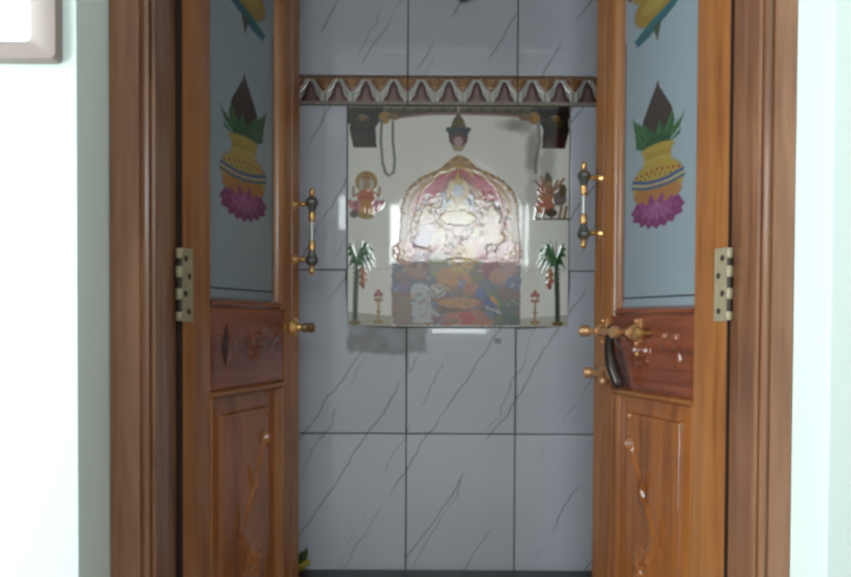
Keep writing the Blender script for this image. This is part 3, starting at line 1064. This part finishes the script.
    for k in range(420):
        a = rng.uniform(0, 6.28)
        rr = rng.uniform(0.2, 1) ** 0.6
        x = 459 + math.cos(a) * rr * 50
        y = 222 + math.sin(a) * rr * 38
        if y < 198 and abs(x - 459) < 14:
            continue
        if y < 196 and rng.random() < 0.8:
            continue
        e(x, y, rng.uniform(0.8, 2.4), rng.uniform(1.0, 3.6), rng.choice(tones), rng.choice((0.0007, 0.0011, -0.0005)), rng.uniform(0, 180), 0.3, 0.75)
    for k in range(54):
        x, y = 414 + rng.uniform(0, 90), rng.uniform(205, 252)
        l([(x, y), (x + rng.uniform(-5, 5), y + rng.uniform(4, 9)), (x + rng.uniform(-8, 8), y + rng.uniform(8, 14))], 1.1, rng.choice(((84, 60, 56), (236, 228, 214), (130, 88, 50), (96, 74, 84))), 0.0007, 0.8)
    for x, y, sc_, sk, cl in ((457, 190, 1.25, (206, 212, 226), (222, 204, 160)), (426, 220, 0.95, (200, 150, 128), (190, 170, 186)), (490, 218, 0.95, (186, 132, 108), (206, 160, 110)),
                              (438, 240, 0.8, (200, 156, 130), (176, 96, 96)), (476, 238, 0.8, (184, 130, 106), (196, 120, 120))):
        e(x, y + 1, 12 * sc_, 13 * sc_, (92, 66, 56), 0.0, a=0.45, ring=0.86)
        figure(x, y, sc_, sk, cl, (226, 206, 170))
        for sx in (-1, 1):
            e(x + sx * 1.8 * sc_, y - 0.5, 0.9, 0.7, (70, 50, 46))
            l([(x + sx * 9 * sc_, y + 6 * sc_), (x + sx * 12 * sc_, y + 18 * sc_)], 1.0, (92, 64, 52), 0, 0.7)
        l([(x - 9 * sc_, y + 27 * sc_), (x + 9 * sc_, y + 27 * sc_)], 1.2, (100, 70, 56), 0, 0.7)
    # flowers at the arch's feet
    for cx in (403, 511):
        for k in range(7):
            a = k * 2 * PI / 7
            e(cx + 6 * math.cos(a), 252 + 7 * math.sin(a), 5.0, 5.0, (222, 178, 160) if k % 2 else (210, 158, 150), 0.0006)
        e(cx, 252, 4, 4, (226, 200, 160), 0.0006)
    # ------- lower picture
    p([(392, 264), (519.5, 264), (519.5, 325), (392, 325)], (112, 116, 138), 0.0002)
    p([(392, 292), (519.5, 288), (519.5, 299), (392, 303)], (128, 100, 90), 0.0003)
    p([(392, 297), (430, 295), (432, 325), (392, 325)], (150, 124, 110), 0.0)
    p([(500, 300), (519.5, 300), (519.5, 325), (490, 325)], (74, 86, 74), 0.0003)
    for (x, y, rx, ry, c, rot) in (
            (404, 276, 10, 7, (134, 118, 124), 0), (418, 272, 9, 8, (176, 130, 112), 20), (410, 262, 10, 7, (196, 150, 132), 0),
            (415, 260, 4, 8, (122, 58, 76), 8), (426, 259, 6, 9, (132, 62, 78), -12), (421, 257, 2, 7, (190, 180, 190), 0),
            (438, 265, 10, 13, (146, 146, 110), 10), (448, 278, 12, 12, (196, 142, 92), -20), (464, 262, 13, 20, (208, 166, 84), 6),
            (458, 280, 14, 8, (204, 138, 72), 0), (478, 272, 8, 12, (140, 130, 90), 24), (492, 262, 9, 8, (176, 74, 92), -10),
            (488, 270, 8, 8, (164, 66, 82), 10), (499, 276, 10, 9, (198, 138, 116), 0), (508, 268, 9, 9, (196, 150, 150), 0),
            (462, 284, 5, 5, (128, 148, 186), 0), (470, 288, 8, 6, (178, 110, 76), 0), (512, 282, 8, 6, (120, 124, 168), 0), (400, 288, 9, 5, (120, 124, 164), 0)):
        e(x, y, rx, ry, c, 0.0006, rot, 0.25)
    # pale animal, left
    p([(410, 292), (418, 285), (428, 290), (431, 300), (430, 318), (434, 322), (412, 323), (411, 306)], (186, 192, 196), 0.0009)
    e(420, 290, 9, 7, (190, 194, 198), 0.0006)
    e(437, 291, 9, 7, (196, 190, 184), 0.0008)
    l([(430, 288), (436, 296), (445, 290)], 1.4, (92, 78, 76), 0.0)
    l([(433, 284), (440, 289), (446, 284)], 1.3, (100, 86, 80), 0.0)
    l([(426, 298), (430, 308), (438, 316), (450, 322)], 2.4, (196, 186, 184), 0.0007)
    # golden couch and red cloth
    p([(438, 300), (462, 297), (482, 300), (484, 305), (462, 309), (438, 307)], (196, 136, 76), 0.0009)
    p([(436, 306), (470, 309), (488, 306), (488, 312), (440, 314)], (110, 84, 62), 0.0004)
    p([(446, 313), (478, 309), (492, 320), (492, 325), (442, 325)], (184, 102, 72), 0.0004)
    e(466, 317, 8, 6, (190, 58, 66), 0.0005)
    e(440, 320, 7, 4, (150, 92, 104), 0.0003)
    # peacock, right
    p([(481, 288), (486, 290), (490, 300), (498, 310), (503, 316), (494, 313), (482, 304), (477, 297)], (66, 80, 140), 0.0010)
    e(479, 293, 4.4, 5.4, (88, 106, 170), 0.0008)
    p([(484, 286), (496, 294), (505, 308), (494, 303), (486, 295)], (84, 126, 84), 0.0008)
    p([(488, 294), (495, 297), (500, 306), (491, 302)], (210, 150, 76), 0.0006)
    l([(486, 306), (500, 313)], 2, (180, 176, 190), 0.0005)
    e(508, 313, 9, 6, (70, 98, 82), 0.0004)
    e(497, 320, 6, 4, (104, 108, 78), 0.0003)
    # small broken strokes over the lower picture
    tl = [(196, 140, 90), (120, 100, 104), (90, 96, 130), (170, 110, 90), (206, 190, 176), (98, 92, 84), (180, 84, 84), (150, 140, 150)]
    for k in range(170):
        x, y = rng.uniform(393, 519), rng.uniform(255, 324)
        e(x, y, rng.uniform(1.5, 4.5), rng.uniform(0.7, 1.8), rng.choice(tl), rng.choice((0.0004, 0.0007, -0.0003)), rng.uniform(-40, 40), 0.4, 0.5)
    nz2 = cv.noise(0.35, 5)
    inside = ((X > 392) & (X < 519.5) & (Y > 264) & (Y < 325)).astype(float)
    cv.lay(inside * np.clip(nz2, 0, 1), (120, 106, 112), 0.0004, 0.35)
    arch_in = ((np.abs(X - 459) < 56) & (Y > 176) & (Y < 264)).astype(float)
    cv.h += arch_in * nz2 * 0.00012
    cv.X, cv.Y = base_w
    # ------- left seat figure with ring halo on pink lotus
    e(366, 182, 11, 11, (176, 136, 62), 0.0006)
    e(366, 184, 7.4, 8.2, (206, 200, 188), -0.0003)
    p([(361, 180), (366, 170), (371, 180)], (166, 118, 56), 0.0008)
    e(366, 185, 4, 6, (176, 140, 104), 0.0010)
    e(366, 197, 9, 8, (196, 104, 62), 0.0008)
    for s in (-1, 1):
        l([(366 + s * 7, 193), (366 + s * 13, 196), (366 + s * 13, 187)], 2.4, (176, 136, 96), 0.0006)
    e(366, 206, 16, 7, (200, 122, 122), 0.0006)
    for k in range(-3, 4):
        e(366 + k * 4.6, 210 - abs(k) * 1.6, 3.2, 6.5, (210, 140, 146) if k % 2 else (188, 106, 116), 0.0005, k * 12)
    p([(361, 200), (371, 200), (374, 216), (358, 216)], (206, 138, 62), 0.0008)
    e(366, 216, 8, 3, (170, 140, 52), 0.0004)
    e(354, 214, 4.5, 4, (110, 96, 92), 0.0004)
    # ------- right rider group on a tawny animal
    e(546, 200, 11, 8, (176, 130, 62), 0.0008, -15)
    e(544, 192, 8, 10, (186, 116, 78), 0.0008)
    p([(545, 170), (550, 176), (551, 188), (543, 188), (543, 176)], (96, 74, 60), 0.0008)
    e(547, 184, 3.4, 4.2, (170, 130, 104), 0.0008)
    for (x1, y1) in ((534, 180), (536, 190), (556, 180), (562, 178), (560, 190), (540, 176)):
        l([(547, 192), ((547 + x1) / 2, (192 + y1) / 2 + 3), (x1, y1)], 2.4, (162, 108, 76), 0.0006)
    e(542, 206, 9, 7, (192, 104, 76), 0.0007)
    e(558, 198, 7, 7, (132, 122, 118), 0.0007)
    e(561, 190, 4, 7, (112, 96, 72), 0.0005)
    for x in (536, 544, 552, 560, 565):
        l([(x, 206), (x - 2, 217)], 2.6, (158, 116, 84), 0.0006)
    l([(534, 218), (567, 218)], 2.2, (120, 110, 92), 0.0004)
    e(550, 212, 6, 4, (88, 72, 62), 0.0004)
    # ------- palm trees
    for tx, fx, s in ((355, 357, 1), (557, 555, -1)):
        l([(tx, 322), (tx + s * 0.5, 295), (fx, 262)], 5.0, (58, 82, 60), 0.0009)
        for y in range(268, 320, 5):
            l([(tx - 2, y), (tx + 2, y)], 0.9, (60, 74, 58), 0.0003)
        for (dx, dy, sag) in ((18, -10, -7), (19, 2, -8), (14, 14, -8), (6, -20, -2), (-8, -17, -4), (-10, -4, -7), (-9, 8, -5), (12, -17, -5), (9, 10, -3), (17, -4, -9), (18, 8, -8), (-10, -12, -6), (2, 13, -2), (0, -19, -3)):
            dx *= s
            mx, my = fx + dx * 0.55, 260 + dy * 0.5 + sag
            p([(fx, 258), (mx, my - 3.4), (fx + dx, 260 + dy), (mx, my + 4.4), (fx, 264)], (34, 92, 48), 0.0008)
            l([(fx, 260), (mx, my), (fx + dx, 260 + dy)], 0.8, (74, 128, 70), 0.0003)
        for k in range(5):
            e(tx + s * 8 + (k % 2) * 2 - 1, 270 + k * 3.4, 3, 3, (176, 110, 70), 0.0008)
        e(tx + s * 8, 286, 1.8, 3, (150, 60, 56), 0.0005)
        e(tx, 323, 6, 2.4, (120, 104, 66), 0.0003)
    # ------- standing oil lamps
    for cx in (378.5, 534.5):
        e(cx, 322, 5, 2.2, (170, 134, 88), 0.0006)
        l([(cx, 322), (cx, 300)], 2.2, (184, 148, 110), 0.0008)
        e(cx, 312, 2.4, 2, (190, 156, 112), 0.0006)
        e(cx, 300, 4.8, 2.2, (184, 140, 110), 0.0008)
        e(cx, 293, 2.4, 4, (196, 118, 112), 0.0006)
        e(cx - 3, 295, 1.6, 2.6, (170, 110, 100), 0.0005)
        e(cx + 3, 295, 1.6, 2.6, (170, 110, 100), 0.0005)
    # joint between the four mural tiles, barely seen
    l([(457.5, 105), (457.5, 327)], 0.5, (150, 140, 128), -0.0002, 0.35)
    l([(347, 269), (391, 269)], 0.6, (150, 146, 136), -0.0002, 0.5)
    l([(520, 270), (568, 270)], 0.6, (150, 146, 136), -0.0002, 0.5)
    art = ((X > 392) & (X < 519.5) & (Y > 262)) | ((np.abs(X - 459) < 60 - np.clip(200 - Y, 0, 60) * 0.9) & (Y > 154) & (Y <= 262))
    lum = cv.c.mean(-1, keepdims=True)
    cv.c = np.where(art[..., None], np.clip(lum + (cv.c - lum) * np.where(Y > 262, 1.0, 1.35)[..., None], 0.01, 1) * np.where(Y > 262, 0.9, 0.95)[..., None], cv.c)
    gloss = np.where(art, np.where(Y > 262, 9.0, 3.7), 1.0)
    return cv.c, np.clip(cv.h, -0.0006, 0.0024) * 0.20, gloss


mu = painted_grid('tile_mural', 'mural', None, MX0 + 0.0016, MX1 - 0.0016, MZ0 + 0.0016, MZ1 - 0.0012, 420, 420, mural_paint, 0.0, 0.006)
mu.location = (0, YB - 0.0050, 0)
tag(mu, 'square glazed mural of seated deities under a golden arch, between two palms', 'mural')

# ================================================================= SMALL THINGS
# switch board at the upper left of the wall
PX1, PZ_ = -0.547, ZC + 0.383
sw = thing('switch_board', 'white wall switch board in a grey-beige surround on the wall left of the doorway', 'switch', (PX1 - 0.115, YW, PZ_ + 0.07))
b = MB()
ow, oh = 0.115, 0.07
iw, ih = 0.115 - 0.042, 0.07 - 0.029
outer_ = [(-ow, -oh), (ow, -oh), (ow, oh), (-ow, oh)]


def ring_frame(mb, levels):
    rings = []
    for hw, hh, y in levels:
        pts = []
        rad = 0.008
        for cx, cz, a0 in ((hw - rad, -hh + rad, -90), (hw - rad, hh - rad, 0), (-hw + rad, hh - rad, 90), (-hw + rad, -hh + rad, 180)):
            for k in range(5):
                a = R(a0 + k * 22.5)
                pts.append(mb.bm.verts.new((cx + rad * math.cos(a), y, cz + rad * math.sin(a))))
        rings.append(pts)
    n = len(rings[0])
    for a, c in zip(rings, rings[1:]):
        for k in range(n):
            mb.bm.faces.new((a[k], a[(k + 1) % n], c[(k + 1) % n], c[k]))
    return rings


r_ = ring_frame(b, [(ow, oh, 0), (ow, oh, -0.010), (ow - 0.004, oh - 0.004, -0.016), (iw + 0.008, ih + 0.006, -0.018), (iw, ih, -0.012), (iw, ih, 0)])
b.build('surround', 'plastic_beige', sw)
MB().box(-iw - 0.002, iw + 0.002, -0.012, 0.0, -ih - 0.002, ih + 0.002, 0.001).build('face_plate', 'plastic_white', sw)
for k in range(3):
    x0 = -iw + 0.006 + k * 0.026
    MB().box(x0, x0 + 0.023, -0.017, -0.011, -0.020, 0.024, 0.0035, 3).build('rocker_switch', 'plastic_white', sw)

# little bunch of yellow-green bloom on the ledge, half behind the left leaf
fl = thing('flower_bunch', 'small yellow-green flower with dark leaves on the ledge beside the left door', 'flower', (-0.345, 2.145, SHELF))
fl.scale = (1.5, 1.5, 1.4)
b = MB()
for k in range(9):
    a = k * 2.4
    rr = 0.006 + 0.012 * (k / 9)
    b.ball((rr * math.cos(a), rr * math.sin(a), 0.013 + 0.004 * (k % 3)), 0.009, (1, 1, 0.8), 10)
b.build('blossom', 'petal', fl)
for k in range(4):
    a = k * 1.7 + 0.3
    b = MB()
    c_, s_ = math.cos(a), math.sin(a)
    pts = [(0.006 * c_, 0.006 * s_, 0.014), (0.013 * c_, 0.013 * s_, 0.028), (0.017 * c_, 0.017 * s_, 0.042), (0.019 * c_, 0.019 * s_, 0.050)]
    b.tube(pts, [0.002, 0.006, 0.0045, 0.0006], 8)
    b.build('leaf', 'leaf', fl)

# rounded dark ornament fixed on the upper tiles, cut by the top of the frame
og = thing('wall_ornament', 'dark green rounded ornament on the tiles high above the mural', 'ornament', (0.101, YB - 0.004, ZC + 0.878))
MB().lathe([(0.012, 0.0), (0.012, 0.004), (0.006, 0.010), (0.006, 0.022)], (0, 0.001, 0.02), (0, -1, 0), 16).build('bracket', 'brass', og)
MB().lathe([(0.0006, -0.036), (0.010, -0.034), (0.018, -0.026), (0.022, -0.012), (0.021, 0.004), (0.014, 0.018), (0.006, 0.026), (0.0008, 0.030)], (0, -0.028, 0.02), 'z', 20).build('bell_body', 'bronze_green', og)
